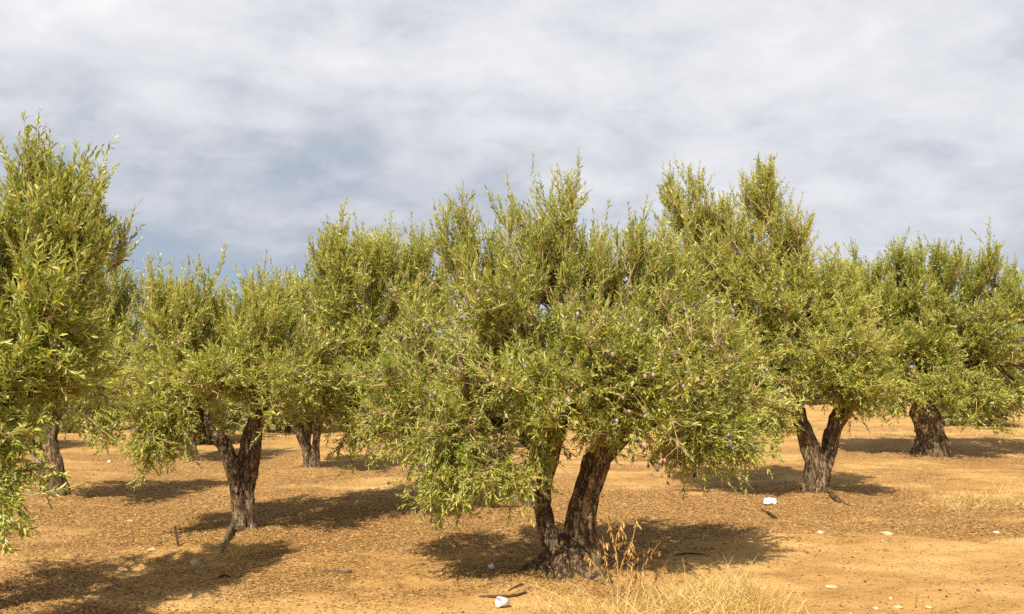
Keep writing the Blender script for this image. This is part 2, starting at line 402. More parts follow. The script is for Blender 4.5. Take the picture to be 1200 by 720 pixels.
# ------------------------------------------------------------------ one olive tree
def olive_tree(key, label, d, trunks, lobes, seed, leaf_len=.066, leaf_w=.0075, detail=False, dens=1., internode=.021,
               olives=0, more_olives=0, base_r=0, limb_r=.035, shoot=(.10, .25), lmat=None, bare=.1, group='olive trees of the orchard'):
    r = np.random.default_rng(seed)
    bx, by = TREE_BASE[key]
    bz = hz(bx, by)
    org = np.array([bx, by, bz])
    root = empty('olive_tree', org)
    tag(root, label, 'tree', group)
    ends = []
    for q, tr in enumerate(trunks):
        pts = []
        for (px, py, dd, rad) in tr: pts.append((*P(px, py, by + dd), rad))
        low = abs(pts[0][2] - bz) < .15
        if low: pts[0] = (pts[0][0], pts[0][1], min(pts[0][2], bz + .02) - .08, pts[0][3])
        gnarled('trunk', pts, BARK, root, org, sides=34 if d < 11 else 22, seg=.022 if d < 11 else .04, flare=.5 if low else .0, amp=1.0, seed=seed * 1.7 + q * 3.1)
        ends.append(np.array(pts[-1]))
        if len(pts) > 3: ends.append(np.array(pts[-2]))
    if base_r:
        gnarled('root_base', [(bx, by, bz - .12, base_r * 1.25), (bx, by, bz + .02, base_r), (bx, by, bz + .14, base_r * .72), (bx, by, bz + .24, base_r * .4)],
                ROOTB, root, org, sides=44, seg=.02, amp=1.1, flare=.5, seed=seed * 2.3)
    E = np.array(ends)
    bP0, bP1, bP2, bUp, bLen = [], [], [], [], []
    sc = F / by
    core = np.mean([P(l[0], l[1], by + l[4]) for l in lobes], axis=0)
    for li, (px, py, rx, ry, dd, rd, n, up) in enumerate(lobes):
        c = P(px, py, by + dd); ex = rx / sc; ez = ry / sc
        c[2] -= .31 * up if up > 0 else .5 * up           # shoots grow past the lobe
        hub = c - np.array([0, 0, .35 * ez * (1 if up > 0 else -.3)])
        e = E[np.argmin(np.linalg.norm(E[:, :3] - hub, axis=1) + .6 * np.maximum(0, E[:, 2] - hub[2]))]
        s0 = e[:3]; dv = hub - s0; ln = np.linalg.norm(dv)
        mid = s0 + dv * .5 + np.array([0, 0, .12 * ln]) * (1 if up > -.1 else 1.6) + r.normal(0, .07 * ln, 3)
        rr = min(e[3] * .75, limb_r * (.7 + .5 * min(1, ln)))
        t = np.linspace(0, 1, 6)
        pts = np.concatenate([bez(s0, mid, hub, t) + np.concatenate([[[0, 0, 0]], r.normal(0, .025, (5, 3))]), (rr * (1 - .62 * t))[:, None]], 1)
        gnarled('limb', pts, LIMB, root, org, sides=12 if d < 11 else 8, seg=.04 if d < 11 else .07, amp=.6, seed=seed + li * 1.3)
        n = max(4, int(n * dens * (.86 if up > .9 else .74)))
        u = unit(r.normal(0, 1, (n, 3))); rad = r.uniform(.12, 1, n)[:, None] ** .5
        tgt = c + u * rad * np.array([ex, rd, ez]) + r.normal(0, .07, (n, 3))
        st = r.uniform(.45, 1, n)
        q0 = bez(s0, mid, hub, st)
        dv = tgt - q0
        q1 = q0 + dv * .5 + r.normal(0, .08, (n, 3)) * np.linalg.norm(dv, axis=1)[:, None]
        q1[:, 2] -= .12 * np.linalg.norm(dv, axis=1) * (1 if up > 0 else -1.5)
        bP0.append(q0); bP1.append(q1); bP2.append(tgt); bUp.append(np.full(n, up))
    b0, b1, b2, bu = map(np.concatenate, (bP0, bP1, bP2, bUp))
    nb = len(b0)
    # twigs
    nt_ = 6
    pi = np.repeat(np.arange(nb), nt_); n = len(pi)
    tt = np.where(np.arange(n) % nt_ == 0, 1.0, r.uniform(.4, 1, n))
    t0 = bez(b0[pi], b1[pi], b2[pi], tt); tn = bezt(b0[pi], b1[pi], b2[pi], tt)
    outd = unit(t0 - core)
    tu = bu[pi]
    td = unit(tn * .5 + r.normal(0, 1, (n, 3)) * np.where(tu > .9, .45, .68)[:, None] + outd * .25 + np.array([0, 0, 1]) * (tu * .8)[:, None])
    tl = r.uniform(.07, .24, n)
    t2 = t0 + td * tl[:, None] + np.array([0, 0, 1]) * (tu * .12 * tl)[:, None]
    t1 = t0 + td * tl[:, None] * .5 + r.normal(0, .02, (n, 3))
    # shoots
    ns = 4
    qi = np.repeat(np.arange(n), ns); m = len(qi)
    tt = np.where(np.arange(m) % ns == 0, 1.0, r.uniform(.15, 1, m))
    s0 = bez(t0[qi], t1[qi], t2[qi], tt); sn = bezt(t0[qi], t1[qi], t2[qi], tt)
    su = tu[qi]
    sd = unit(sn * .5 + r.normal(0, 1, (m, 3)) * np.where(su > .9, .36, .66)[:, None] + unit(s0 - core) * .1 + np.array([0, 0, 1]) * (su * .75)[:, None])
    sl = r.uniform(*shoot, m) * np.exp(r.normal(0, .16, n))[qi] * np.where(su > .9, 1.25, 1.0)
    s1 = s0 + sd * sl[:, None] * .5
    s2 = s0 + sd * sl[:, None] + np.array([0, 0, 1]) * (np.where(su > 0, .14 * su, .22 * su) * sl)[:, None] + r.normal(0, .02, (m, 3))
    lf = r.random(m) > bare                              # some shoots are bare
    V, Fl, rv = leaves(s0[lf], s1[lf], s2[lf], sl[lf], r, leaf_len, leaf_w, detail, internode)
    crown = link('crown', mesh_np('crown', V - org, Fl, lmat or LEAF, False, {'rnd': rv}), root)
    # twig meshes
    tv = []; tf = []; off = 0
    for (a, b, c_, ra, rb, M, sd_) in ((b0, b1, b2, .011, .005, 6, 5), (t0, t1, t2, .0052, .0028, 4, 3), (s0, s1, s2, .0022, .0009, 3, 3)):
        t = np.broadcast_to(np.linspace(0, 1, M), (len(a), M))
        C = bez(a[:, None], b[:, None], c_[:, None], t)
        v, f = tubes(C, np.broadcast_to(np.linspace(ra, rb, M), (len(a), M)) * r.uniform(.7, 1.4, (len(a), 1)), sd_)
        tv.append(v); tf.append(f + off); off += len(v)
    link('twigs', mesh_np('twigs', np.concatenate(tv) - org, tf, TWIG, True), crown)
    # fruit, in small bunches on the side that is seen
    made = 0
    if olives:
        cell = (np.floor(s0[:, 0] / .16) * 1000 + np.floor(s0[:, 2] / .16)).astype(int)
        order = np.lexsort((s0[:, 1], cell)); rank = np.zeros(m, int); cs_ = cell[order]
        first = np.concatenate([[True], cs_[1:] != cs_[:-1]]); idx = np.arange(m)
        rank[order] = idx - np.maximum.accumulate(np.where(first, idx, 0))
        cand = np.nonzero((rank < 3) & (s0[:, 2] < np.quantile(s0[:, 2], .88)))[0]
        r.shuffle(cand)
        for ci in cand:
            k = int(r.integers(2, 6))
            for j in range(k):
                if made >= olives: break
                tpos = bez(s0[ci], s1[ci], s2[ci], np.array(r.uniform(.3, 1.)))
                o = link('olive', OLIVE_MESH[int(r.choice(6, p=[.22, .22, .2, .16, .15, .05]))], root, tpos - org + r.normal(0, .006, 3) + np.array([0, -.012, 0]))
                o.rotation_euler = (r.normal(0, .3), r.normal(0, .3), 0); s_ = r.uniform(1.0, 1.6); o.scale = (s_, s_, s_)
                made += 1
            if made >= olives: break
        if more_olives:
            ci = r.choice(cand, more_olives)
            pp = bez(s0[ci], s1[ci], s2[ci], r.uniform(.3, 1, more_olives)) + r.normal(0, .01, (more_olives, 3)) + np.array([0, -.01, 0])
            VV = OV_[None] * r.uniform(1., 1.5, (more_olives, 1, 1)) + (pp - org)[:, None]
            fo = (OF[None] + (np.arange(more_olives) * len(OV_))[:, None, None]).reshape(-1, 4)
            tag(link('olives', mesh_np('olives', VV, [fo], OLIVE, True, {'rnd': np.repeat(r.random(more_olives), len(OV_))}), root), kind='stuff')
    return root

# lobes: px, py, rx, ry (photo pixels, about a shoot short of the outline), depth offset, depth radius, branchlets, up-tendency
main_tree = olive_tree('main', 'largest foreground olive tree with twin trunks, laden with dark olives', 7.9,
    [[(640 + 18, 684, 0, .094), (652, 655, 0, .072), (638, 610, .02, .065), (636, 575, .03, .063), (648, 535, .0, .055), (658, 500, -.03, .044), (664, 462, 0, .036)],
     [(690, 684, .02, .125), (688, 655, .02, .106), (680, 620, 0, .098), (687, 580, 0, .098), (698, 545, .02, .094), (712, 518, .02, .078), (722, 496, .0, .063)],
     [(706, 538, .03, .067), (735, 508, .06, .059), (765, 495, .05, .049), (792, 480, .0, .039)],
     [(645, 545, .04, .047), (622, 520, .1, .044), (590, 498, .1, .039), (560, 488, .05, .031)]],
    [(690, 390, 105, 95, .0, .75, 46, .6),
     (650, 266, 50, 58, .05, .36, 34, 1.0),
     (546, 275, 28, 52, .2, .28, 18, 1.0),
     (595, 318, 44, 45, .1, .35, 20, 1.0),
     (735, 290, 55, 40, .0, .5, 26, .95),
     (560, 410, 62, 80, -.1, .6, 38, .5), (470, 450, 38, 50, .15, .45, 22, .3),
     (530, 520, 45, 42, -.35, .4, 24, -.1),
     (585, 582, 32, 25, -.45, .3, 18, -.35), (530, 575, 36, 24, -.1, .4, 20, -.3), (505, 510, 30, 30, .1, .4, 12, -.1),
     (790, 390, 62, 85, .0, .6, 40, .55),
     (780, 312, 46, 35, .15, .45, 18, .9),
     (815, 490, 42, 48, .0, .5, 28, -.05),
     (836, 545, 30, 18, -.1, .3, 13, -.4), (858, 485, 28, 46, .1, .4, 22, .05), (790, 545, 30, 14, .2, .3, 8, -.35),
     (660, 430, 95, 55, -.75, .4, 38, .3),
     (760, 440, 60, 45, -.6, .35, 22, .1),
     (670, 380, 120, 100, .9, .4, 40, .5),
     (630, 480, 45, 25, -.5, .3, 12, -.1), (640, 540, 26, 26, -.35, .2, 8, -.2), (715, 478, 50, 22, -.5, .3, 14, .05), (600, 350, 70, 50, -.4, .4, 24, .6), (850, 400, 30, 60, .3, .4, 18, .5), (480, 380, 26, 40, .3, .4, 14, .6)],
    11, detail=True, olives=100, more_olives=220, base_r=.18, limb_r=.042, leaf_len=.045, leaf_w=.0052, internode=.016, bare=.17)

def extra_limb(tree, key, pts):
    by = TREE_BASE[key][1]
    q = [(*P(px, py, by + dd), rr) for px, py, dd, rr in pts]
    gnarled('limb', q, LIMB, tree, np.array(tree.location), sides=12, seg=.03, amp=.6, seed=pts[0][0] * .01)
extra_limb(main_tree, 'main', [(712, 515, -.08, .06), (720, 470, -.4, .042), (738, 432, -.75, .022), (752, 405, -.85, .010)])
extra_limb(main_tree, 'main', [(575, 495, .05, .035), (553, 472, -.4, .03), (546, 442, -.7, .022), (534, 418, -.75, .010)])
extra_limb(main_tree, 'main', [(728, 470, -.45, .028), (704, 440, -.8, .018), (690, 405, -1.05, .010)])

olive_tree('middle', 'olive tree behind and left of the twin trunk tree, its trunk hidden by leaves', 11.5,
    [[(628, 604, 0, .14), (620, 582, 0, .11), (592, 548, 0, .1), (545, 515, 0, .09), (492, 490, .0, .08), (448, 462, 0, .065), (432, 430, 0, .05), (430, 400, 0, .035)],
     [(560, 525, .1, .07), (538, 490, .2, .06), (532, 455, .2, .045)]],
    [(362, 350, 14, 40, 0, .5, 14, .9), (355, 440, 18, 50, 0, .5, 16, .3), (395, 298, 26, 42, 0, .6, 28, 1.0), (445, 290, 32, 40, .1, .7, 30, 1.0), (490, 300, 24, 36, .1, .5, 16, 1.0), (420, 390, 55, 50, -.1, .8, 42, .6), (415, 345, 48, 36, -.1, .7, 30, .75), (500, 345, 36, 40, .0, .5, 22, .8),
     (475, 340, 30, 55, .0, .6, 24, .9), (410, 460, 48, 40, -.3, .7, 32, .2), (425, 510, 40, 22, -.4, .5, 17, -.2),
     (490, 430, 55, 70, -.2, .7, 42, .5), (470, 510, 50, 28, -.4, .5, 22, -.2), (440, 400, 65, 70, .9, .5, 26, .5), (545, 420, 50, 80, .5, .7, 24, .5), (375, 400, 16, 40, -.1, .4, 12, .5)],
    22, leaf_len=.056, leaf_w=.0072, internode=.019, lmat=LEAF_PALE, olives=100, limb_r=.045)

olive_tree('left', 'olive tree with a stout forked trunk beside two pale stones and a thin stake', 10.2,
    [[(286, 630, 0, .137), (285, 600, 0, .106), (284, 572, 0, .103), (288, 548, 0, .103), (294, 525, .0, .089), (298, 500, 0, .078), (302, 478, 0, .061)],
     [(283, 575, -.03, .082), (272, 545, -.04, .076), (264, 522, -.04, .068), (247, 504, -.03, .061), (236, 482, 0, .051), (228, 462, 0, .038)],
     [(302, 490, 0, .055), (318, 476, .0, .048), (335, 465, 0, .034)]],
    [(195, 345, 24, 36, .1, .5, 20, 1.0), (232, 348, 30, 38, .1, .5, 20, 1.0), (290, 360, 28, 38, .1, .6, 20, 1.0), (320, 350, 22, 34, .1, .5, 16, 1.0),
     (215, 410, 50, 40, .0, .8, 34, .6), (305, 415, 46, 42, .0, .7, 32, .6), (190, 465, 38, 36, -.3, .6, 24, .15), (178, 535, 22, 28, -.4, .3, 14, -.4), (198, 500, 22, 20, -.5, .3, 9, -.2),
     (255, 432, 45, 22, -.7, .4, 18, .2), (325, 450, 28, 22, -.4, .5, 13, .1), (260, 400, 70, 55, .9, .4, 26, .5), (345, 400, 12, 36, .0, .4, 10, .5), (160, 430, 12, 45, .0, .4, 11, .4)],
    33, leaf_len=.053, leaf_w=.0066, internode=.018, olives=70, limb_r=.05, lmat=LEAF_PALE)

olive_tree('near', 'tall near olive tree cut off by the left edge of the photo', 6.5,
    [[(-92, 738, 0, .180), (-90, 680, 0, .144), (-80, 610, 0, .126), (-88, 540, 0, .108), (-60, 480, 0, .081), (-40, 420, 0, .054)],
     [(-86, 580, 0, .090), (-45, 530, -.1, .072), (-10, 480, -.15, .050)]],
    [(48, 224, 28, 50, .1, .33, 30, 1.0), (92, 238, 12, 28, .1, .25, 8, 1.0), (92, 262, 20, 32, .1, .3, 16, .95), (-10, 260, 45, 60, 0, .5, 22, 1.0), (58, 315, 40, 50, 0, .5, 30, .8),
     (30, 390, 52, 60, -.1, .6, 36, .5), (-60, 370, 80, 90, 0, .7, 40, .6), (-4, 462, 36, 38, -.3, .5, 24, .1), (-20, 550, 24, 40, -.5, .35, 15, -.2),
     (-8, 612, 28, 24, -.6, .3, 12, -.3), (72, 370, 22, 36, -.1, .4, 14, .5), (70, 420, 20, 26, -.1, .4, 10, .2), (-130, 450, 50, 50, 0, .5, 10, .2), (-150, 350, 50, 80, .1, .6, 10, .5)],
    44, leaf_len=.056, leaf_w=.0066, detail=True, dens=.8, limb_r=.045, internode=.0185)

olive_tree('midleft', 'dark slender olive tree half hidden by the tall near tree at left', 12.2,
    [[(72, 594, 0, .123), (68, 575, 0, .100), (64, 548, 0, .095), (58, 520, 0, .085), (62, 495, 0, .076), (66, 465, 0, .057)],
     [(60, 560, -.05, .052), (46, 543, -.05, .048), (36, 520, 0, .043), (30, 490, 0, .033)]],
    [(122, 332, 24, 36, .1, .5, 22, 1.0), (148, 395, 22, 55, .2, .6, 24, .6), (140, 350, 18, 30, .3, .4, 12, .9), (80, 350, 40, 50, .1, .6, 22, .9), (110, 410, 26, 55, 0, .6, 26, .5), (40, 430, 55, 45, 0, .6, 30, .4),
     (118, 462, 20, 40, -.2, .5, 20, .0), (70, 400, 60, 60, .8, .5, 22, .5), (118, 500, 18, 16, -.3, .4, 8, -.2)],
    55, leaf_len=.058, leaf_w=.0078, limb_r=.045)

olive_tree('right', 'tall olive tree with a V shaped trunk beside the white plastic wrapper', 12.8,
    [[(958, 588, 0, .172), (956, 572, 0, .144), (957, 555, 0, .140), (952, 535, 0, .109), (944, 512, .0, .090), (937, 490, 0, .078), (934, 465, 0, .062)],
     [(960, 558, .03, .101), (968, 535, .03, .094), (976, 508, .03, .090), (982, 488, .02, .078), (985, 465, 0, .062), (975, 430, 0, .047)],
     [(978, 512, .05, .039), (992, 490, .06, .035), (1000, 470, .05, .031)]],
    [(802, 220, 24, 30, .1, .4, 22, 1.0), (884, 212, 20, 30, .1, .35, 20, 1.0), (845, 250, 34, 24, .1, .5, 20, 1.0), (775, 285, 30, 40, .1, .5, 22, .9), (900, 345, 60, 40, -.2, .8, 34, .6), (898, 495, 40, 24, -.4, .4, 22, -.15), (1005, 470, 34, 22, -.3, .4, 16, -.1), (1012, 415, 30, 40, -.2, .5, 20, .4), (955, 350, 36, 40, 0, .7, 26, .6), (850, 330, 50, 40, -.1, .7, 28, .6), (1005, 350, 22, 36, .2, .5, 16, .8), (915, 255, 30, 28, .1, .5, 17, 1.0), (825, 285, 42, 40, 0, .7, 28, .95), (800, 340, 34, 50, 0, .6, 24, .8), (820, 420, 42, 45, 0, .6, 26, .4),
     (890, 300, 55, 50, .0, .8, 42, .8), (950, 310, 35, 40, .1, .7, 26, .8), (870, 390, 62, 60, -.1, .8, 46, .5), (990, 390, 42, 34, -.7, .5, 34, .45),
     (1000, 430, 36, 30, -.6, .5, 26, .2), (930, 430, 55, 28, -.5, .5, 26, .05), (875, 450, 45, 30, -.2, .6, 22, .0), (930, 380, 85, 70, .9, .5, 34, .5),
     (995, 455, 30, 16, -.3, .4, 11, -.1), (978, 325, 24, 40, .2, .5, 18, .9)],
    66, leaf_len=.056, leaf_w=.0072, internode=.019, lmat=LEAF_PALE, olives=100, limb_r=.05)

olive_tree('farright', 'old olive tree at far right with a thick knotted trunk', 18.5,
    [[(1092, 540, 0, .370), (1093, 526, 0, .299), (1092, 508, 0, .255), (1085, 488, 0, .229), (1082, 468, 0, .202), (1080, 448, 0, .141), (1078, 420, 0, .088)],
     [(1083, 470, 0, .141), (1100, 450, .1, .106), (1115, 430, .1, .079)]],
    [(1008, 325, 34, 34, .1, .7, 26, 1.0), (1060, 305, 22, 28, .1, .7, 17, 1.0), (1105, 310, 26, 28, .1, .8, 18, 1.0), (1145, 315, 26, 30, .1, .8, 18, 1.0), (1185, 330, 26, 34, .1, .8, 18, .95),
     (1055, 350, 40, 34, -.1, 1., 30, .8), (1130, 350, 50, 34, -.1, 1., 32, .8), (995, 380, 26, 55, 0, .8, 26, .6), (1012, 440, 34, 34, .1, .9, 20, .1), (1035, 470, 30, 18, .1, .8, 14, -.1), (1125, 470, 30, 16, .1, .8, 12, -.1), (1030, 390, 42, 45, 0, 1., 34, .6), (1090, 380, 48, 48, -.2, 1.1, 34, .6), (1150, 390, 46, 50, 0, 1.1, 32, .5), (1210, 400, 40, 55, 0, 1., 26, .5), (1228, 345, 40, 50, .1, 1., 26, .8), (1035, 335, 26, 36, .1, .8, 22, .9), (1090, 405, 50, 30, -.4, .9, 24, .4),
     (1040, 450, 40, 25, -.3, .9, 17, .0), (1100, 440, 45, 22, -.7, .7, 18, .1), (1150, 460, 34, 24, -.2, .8, 15, -.1), (1165, 492, 16, 22, -.2, .5, 8, -.4), (1205, 460, 28, 26, 0, .8, 12, -.1), (1110, 370, 80, 50, 1.1, .6, 24, .5)],
    77, leaf_len=.068, leaf_w=.010, limb_r=.07, shoot=(.14, .32), internode=.023)

backa = olive_tree('backa', 'small three stemmed olive tree in the shade behind the forked trunk', 16.1,
    [[(366, 555, 0, .120), (362, 535, 0, .078), (354, 515, 0, .066), (346, 492, 0, .054), (340, 470, 0, .036)],
     [(366, 545, .03, .072), (359, 520, .03, .066), (361, 495, .03, .060), (366, 470, 0, .042)],
     [(368, 548, .0, .072), (370, 520, .05, .060), (374, 495, .05, .054), (380, 465, .05, .036)]],
    [(345, 350, 30, 30, 0, .8, 20, 1.0), (385, 350, 30, 30, 0, .8, 20, 1.0), (335, 410, 34, 36, 0, .9, 26, .5), (390, 410, 38, 38, 0, .9, 26, .5),
     (340, 462, 36, 18, -.1, .8, 18, .0), (408, 470, 30, 26, -.2, .7, 18, -.15), (365, 390, 50, 40, .9, .6, 18, .5)],
    88, leaf_len=.075, leaf_w=.0125, limb_r=.06, internode=.025, lmat=LEAF_DULL)

backb = olive_tree('backb', 'small olive tree far back between the left trunks', 17.9,
    [[(225, 543, 0, .165), (223, 530, 0, .120), (218, 512, 0, .105), (217, 490, 0, .090), (218, 465, 0, .060)]],
    [(190, 370, 30, 30, 0, .8, 18, 1.0), (235, 365, 30, 30, 0, .8, 18, 1.0), (185, 425, 32, 30, 0, .9, 22, .5), (240, 425, 34, 32, 0, .9, 22, .5),
     (190, 470, 36, 18, .1, .8, 18, .0), (248, 475, 26, 18, .2, .7, 14, -.1), (215, 400, 50, 40, .9, .6, 18, .5)],
    99, leaf_len=.078, leaf_w=.0125, limb_r=.06, internode=.026, lmat=LEAF_DULL)

# trees of the rows farther back: copies of the two small ones, each part copied with its tree
def copy_tree(o, parent=None):
    c = o.copy(); col.objects.link(c); c.parent = parent
    for ch in list(o.children): copy_tree(ch, c)
    return c
rows = [(-10.5, 20.5), (-7.2, 22.5), (-1.2, 20.5), (-13.5, 21)]
rows += [(-19 + 2.7 * k + random.uniform(-.4, .4), 27 + random.uniform(-1.2, 1.2)) for k in range(10)]
rows += [(-24 + 3.1 * k + random.uniform(-.5, .5), 33 + random.uniform(-1.5, 1.5)) for k in range(10)]
rows += [(6.5 + 3.0 * k + random.uniform(-.5, .5), 41 + random.uniform(-1.5, 1.5)) for k in range(8)]
rows += [(-36 + 4.2 * k + random.uniform(-.8, .8), 50 + random.uniform(-2, 2)) for k in range(19)]
rows += [(12.5, 27), (16.5, 24)]
for i, (x, y) in enumerate(rows):
    o = copy_tree(backa if i % 2 else backb)
    o.location = (x, y, hz(x, y) - .75); o.rotation_euler.z = i * 2.399
    s = random.uniform(.95, 1.15); o.scale = (s * 1.35, s * 1.35, s * .98)
    tag(o, 'olive tree in the distant rows beyond the front trees', 'tree', 'olive trees in the distant rows')

# ------------------------------------------------------------------ ground cover
def on_ground(px, py):
    x, y = ground_xy(px, py)
    for _ in range(4):                       # follow the sight line to the uneven ground
        z = hz(x, y); u = (px - 600) / F; v = (360 - py) / F
        s = (z - CAM_H) / (ST + v * CT); x, y = s * u, s * (CT - v * ST)
    return np.array([x, y, hz(x, y)])

def scatter(n, ylo, yhi, keepf, r):
    # density falls with distance squared, so that it looks even
    y = 1 / (1 / ylo + r.random(n) * (1 / yhi - 1 / ylo))
    x = r.uniform(-.56, .56, n) * y
    k = r.random(n) < keepf(x, y)
    return x[k], y[k]
r = np.random.default_rng(5)
x, y = scatter(420000, 6.3, 24, lambda x, y: np.clip(litter_mask(x, y) ** 1.3, .035, 1), r)
n = len(x); z = height(x, y) + r.uniform(.002, .012, n)
az = r.uniform(0, 2 * math.pi, n); d = np.stack([np.cos(az), np.sin(az), r.normal(0, .25, n)], -1); d = unit(d)
w = np.stack([-np.sin(az), np.cos(az), r.normal(0, .5, n)], -1); w = unit(w - d * (w * d).sum(-1, keepdims=True)); nr = np.cross(d, w)
L = (r.uniform(.012, .038, n) * (1 + .015 * y))[:, None]; W = L * r.uniform(.10, .2, n)[:, None]
p = np.stack([x, y, z], -1); cu = L * r.uniform(-.1, .25, n)[:, None]
V = np.stack([p - d * L / 2, p - w * W - nr * cu * .5, p + d * L / 2, p + w * W - nr * cu * .5], 1); V[:, :, 2] = np.maximum(V[:, :, 2], (z - .004)[:, None])
rv = np.repeat(np.clip(r.beta(1.6, 1.6, n), 0, 1), 4)
o = (np.arange(n) * 4)[:, None]
tag(link('leaf_litter', mesh_np('leaf_litter', V, [o + np.array([[0, 1, 2, 3]])], LITTER, False, {'rnd': rv})), 'fallen dry olive leaves strewn over the soil', 'leaf litter', kind='stuff')

# grit and clods
x, y = scatter(6000, 6.4, 16, lambda x, y: np.full(len(x), .55), r); n = len(x)
bv, bf = uv_blob(6, 4)
sz = r.lognormal(math.log(.0055), .55, n).clip(.002, .02)
V = bv[None] * (sz[:, None] * r.uniform(.7, 1.3, (n, len(bv))))[:, :, None] * np.array([1, 1, .6]) + np.stack([x, y, height(x, y) + sz * .25], -1)[:, None]
o = (np.arange(n) * len(bv))[:, None, None]
tag(link('grit', mesh_np('grit', V, [(o + bf[None]).reshape(-1, 4)], GRIT, False, {'rnd': np.repeat(r.random(n), len(bv))})), 'small clods and grit on the bare soil', 'grit', kind='stuff')

def grass(name, label, base, lens, lean, wid, r, mat=STRAW, droop=.5):
    n = len(base)
    az = r.uniform(0, 2 * math.pi, n); hd = np.stack([np.cos(az), np.sin(az), 0 * az], -1)
    up = np.array([0, 0, 1.])
    d = unit(up + hd * (np.abs(r.normal(0, lean, n)))[:, None])
    p1 = base + d * lens[:, None] * .55
    p2 = base + d * lens[:, None] + (hd * .25 - up * r.uniform(0, droop, n)[:, None]) * lens[:, None]
    p2[:, 2] = np.maximum(p2[:, 2], base[:, 2] + .01)
    M = 5
    t = np.broadcast_to(np.linspace(0, 1, M), (n, M))
    C = bez(base[:, None], p1[:, None], p2[:, None], t)
    side = unit(np.cross(d, unit(r.normal(0, 1, (n, 3)))))
    wd = wid * r.uniform(.6, 1.4, n)[:, None] * np.array([1, .9, .75, .5, .1])[None]
    V = np.stack([C - side[:, None] * wd[..., None], C + side[:, None] * wd[..., None]], 2).reshape(n, -1, 3)
    o = (np.arange(n) * 2 * M)[:, None, None]; j = np.arange(M - 1)[None, :, None] * 2
    Fq = (o + j + np.array([0, 1, 3, 2])[None, None]).reshape(-1, 4)
    return tag(link(name, mesh_np(name, V, [Fq], mat, False, {'rnd': np.repeat(r.random(n), 2 * M)})), label, 'dry grass', kind='stuff')
def patch(specs, r):
    out = []
    for (px, py, rx, ry, n) in specs:
        c = on_ground(px, py); sc = F / c[1]
        x = c[0] + r.normal(0, rx / sc / 1.8, n); y = c[1] + r.normal(0, ry, n)
        out.append(np.stack([x, y, height(x, y) - .005], -1))
    return np.concatenate(out)
b = patch([(872, 706, 30, .2, 1300), (800, 716, 62, .2, 1600), (720, 728, 55, .16, 700), (900, 722, 40, .2, 350), (835, 700, 20, .15, 350)], r)
ln = r.uniform(.08, .27, len(b)); ln = np.where(r.random(len(b)) < .06, ln * 1.6, ln)
grass('dry_grass', 'clump of pale dry grass in front of the twin trunk tree', b, ln, .9, .0021, r)
b = patch([(1165, 588, 40, .35, 700), (1120, 596, 40, .3, 300), (1190, 575, 30, .4, 300)], r)
grass('dry_grass', 'low tuft of dry grass by the right edge in the half shade', b, r.uniform(.06, .2, len(b)), .8, .002, r)
b = patch([(285, 645, 26, .12, 260), (262, 640, 10, .1, 60), (668, 700, 30, .1, 260), (655, 715, 40, .12, 260)], r)
grass('dry_grass', 'thin dry grass around the foot of the trunks', b, r.uniform(.04, .12, len(b)), 1.0, .0014, r)
x, y = scatter(2600, 6.8, 22, lambda x, y: .1 + .6 * litter_mask(x, y), r)
b = np.stack([x, y, height(x, y) - .004], -1)
grass('dry_stubble', 'sparse dry stubble scattered between the trees', b, r.uniform(.03, .09, len(b)), 1.5, .0013, r)
x, y = scatter(20000, 22, 60, lambda x, y: np.full(len(x), .8), r)
b = np.stack([x, y, height(x, y) - .01], -1)
grass('far_dry_grass', 'dry yellow grass on the far ground beyond the trees', b, r.uniform(.06, .16, len(b)), .8, .004, r)

